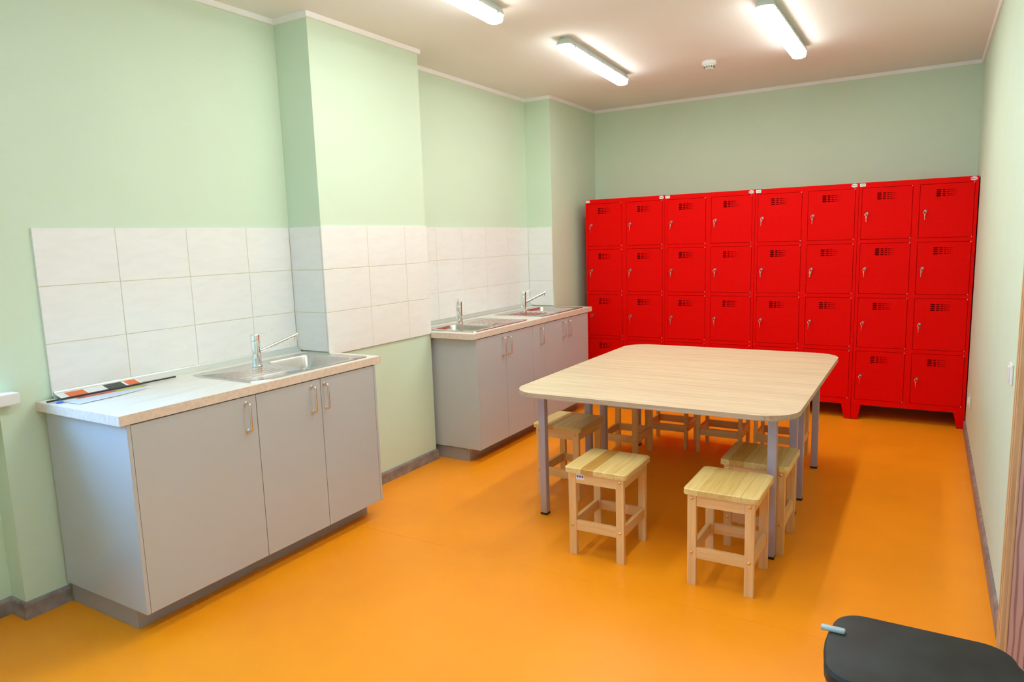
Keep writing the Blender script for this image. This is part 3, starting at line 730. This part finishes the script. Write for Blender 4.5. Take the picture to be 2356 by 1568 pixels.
# ================================================================== ceiling
def light(label, x0, y0, x1, y1):
    """batten lamp between two end points on the ceiling"""
    L = math.hypot(x1-x0, y1-y0); rz = math.atan2(y1-y0, x1-x0)
    t = thing('ceiling_light', label, 'lamp', ((x0+x1)/2, (y0+y1)/2, H), rz, 'batten lights on the ceiling')
    def loop(l, w, r): return rrect(-l/2, l/2, -w/2, w/2, r, 6)
    def shell(name, secs, m):
        bm = B(); rs = [[bm.verts.new((px, py, z)) for px, py in loop(l, w, r)] for l, w, r, z in secs]
        for a, b in zip(rs, rs[1:]):
            n = len(a)
            for k in range(n): bm.faces.new((a[k], a[(k+1) % n], b[(k+1) % n], b[k]))
        bm.faces.new(rs[0]); bm.faces.new(rs[-1])
        if name == 'diffuser':
            bm.normal_update()
            for f in bm.faces:
                if abs(f.normal.z) < 0.55: f.material_index = 1
        return obj(name, bm, m, t, True)
    shell('housing', [(L-0.05, 0.070, 0.025, -0.0005), (L-0.01, 0.088, 0.03, -0.022), (L, 0.104, 0.034, -0.042), (L, 0.104, 0.034, -0.049)], 'lamp_housing')
    shell('diffuser', [(L-0.008, 0.094, 0.032, -0.0492), (L-0.010, 0.092, 0.032, -0.070), (L-0.016, 0.082, 0.030, -0.083), (L-0.034, 0.058, 0.024, -0.088)], ['lamp_glow', 'lamp_side'])
    for k in range(5):
        for s in (-1, 1):
            bm = B(); xx = -L/2+0.10+(L-0.20)*k/4; box(bm, xx-0.008, xx+0.008, s*0.0530-0.0012, s*0.0530+0.0012, -0.060, -0.036); obj('clip', bm, 'lamp_clip', t)
    for s in (-1, 1):
        bm = B(); lathe(bm, [(0.012, 0.0), (0.012, 0.008), (0.008, 0.009)], 14, 'x', (s*(L/2-0.012), 0, -0.022)); obj('gland', bm, 'lamp_clip', t, True)
    return t
light('lit batten lamp on the ceiling above the lockers, on the smoke detector\'s right', 2.185, -2.60, 2.185, -1.34)
light('lit batten lamp on the ceiling between the far counter and the smoke detector', 0.935, -2.60, 0.855, -1.34)
light('lit batten lamp cut by the top edge of the photo, above the column', 0.945, -4.56, 0.885, -3.30)
light('lit batten lamp on the ceiling in front of the pine door frame', 2.185, -4.56, 2.185, -3.30)
light('added batten lamp out of view on the ceiling nearest the window, for fill light', 2.185, -6.75, 2.185, -5.49)  # added lamp out of view, lifts the near walls and floor
sd = thing('smoke_detector', 'white round smoke detector on the ceiling between the two far lamps', 'smoke detector', (1.539, -1.322, H))
bm = B(); lathe(bm, [(0.052, -0.0005), (0.053, -0.006), (0.052, -0.027), (0.049, -0.030)], 32); obj('base', bm, 'white_plastic', sd, True)
bm = B(); lathe(bm, [(0.040, -0.030), (0.038, -0.040), (0.033, -0.054), (0.028, -0.058)], 32); obj('chamber', bm, 'white_plastic', sd, True)
for k in range(14):
    a = 2*PI*k/14; bm = B(); box(bm, -0.0028, 0.0028, -0.002, 0.002, -0.0075, 0.0075)
    o = obj('vent_slot', bm, 'dark_slot', sd); o.location = (0.0372*math.cos(a), 0.0372*math.sin(a), -0.045); o.rotation_euler = (0.32, 0, a-PI/2+PI)

# ================================================================== right wall fittings
sk = thing('wall_socket', 'cream double wall socket low on the right wall beside the lockers', 'socket', (W, -1.05, 0.335))
bm = B(); box(bm, -0.012, 0.0, -0.076, 0.076, -0.041, 0.041, 0.006, 3); obj('plate', bm, 'outlet_cream', sk, True)
for s in (-1, 1):
    bm = B(); lathe(bm, [(0.027, 0.0), (0.027, -0.016), (0.022, -0.018), (0.020, -0.013)], 24, 'x', (0, s*0.036, 0)); obj('outlet', bm, 'outlet_cream', sk, True)
sw = thing('light_switch', 'white light switch on the right wall half hidden by the pine door casing', 'switch', (W, -3.56, 0.99))
bm = B(); box(bm, -0.010, 0.0, -0.041, 0.041, -0.041, 0.041, 0.004, 3); obj('plate', bm, 'white_plastic', sw, True)
bm = B(); box(bm, -0.016, -0.009, -0.030, 0.030, -0.030, 0.030, 0.003, 2); obj('rocker', bm, 'white_plastic', sw, True)

# ================================================================== waste bin
BZ = 0.655
bn = thing('waste_bin', 'black-lidded waste bin with a grey clip in the bottom right corner', 'bin', (3.062, -5.24, 0.0))
def lid_loop(g, n=10):
    p = []
    x0, x1, y0, y1 = -0.178+g, 0.178-g, -0.145+g, 0.145-g; r = 0.062
    p += arc_pts(x0+r, y0+r, r, PI, 1.5*PI, n); p += arc_pts(x1-r, y0+r, r, 1.5*PI, 2*PI, n)
    p += [(x1+0.012, y0+0.085), (x1+0.024, y0+0.095), (x1+0.024, y1-0.095), (x1+0.012, y1-0.085)] if g < 0.02 else []
    p += arc_pts(x1-r, y1-r, r, 0, 0.5*PI, n)
    a = arc_pts(x0+r, y1-r, r, 0.5*PI, PI, n); p += a
    p += [(x0-0.006, 0.04), (x0-0.008, 0.0), (x0-0.006, -0.04)]
    return p
def stack(name, secs, m, par, closed=True):
    bm = B(); rs = [[bm.verts.new((px, py, z)) for px, py in l] for l, z in secs]
    for a, b in zip(rs, rs[1:]):
        n = len(a)
        for k in range(n): bm.faces.new((a[k], a[(k+1) % n], b[(k+1) % n], b[k]))
    bm.faces.new(rs[0]); bm.faces.new(rs[-1])
    return obj(name, bm, m, par, True)
sc = lambda l, k: [(x*k, y*k) for x, y in l]
stack('body', [(sc(lid_loop(0.012), 0.86), 0.0), (sc(lid_loop(0.012), 0.97), BZ-0.060)], 'black_plastic', bn)
stack('rim', [(lid_loop(0.007), BZ-0.0595), (lid_loop(0.004), BZ-0.046), (lid_loop(0.007), BZ-0.036)], 'bin_steel', bn)
lid = stack('lid', [(lid_loop(0.006), BZ-0.035), (lid_loop(0.001), BZ-0.030), (lid_loop(0.0), BZ-0.008), (lid_loop(0.004), BZ-0.001), (lid_loop(0.010), BZ)], 'bin_lid_black', bn)
bm = B(); box(bm, -0.200, -0.148, 0.034, 0.050, BZ-0.002, BZ+0.009, 0.005, 3); obj('clip', bm, 'bin_clip_grey', bn, True)
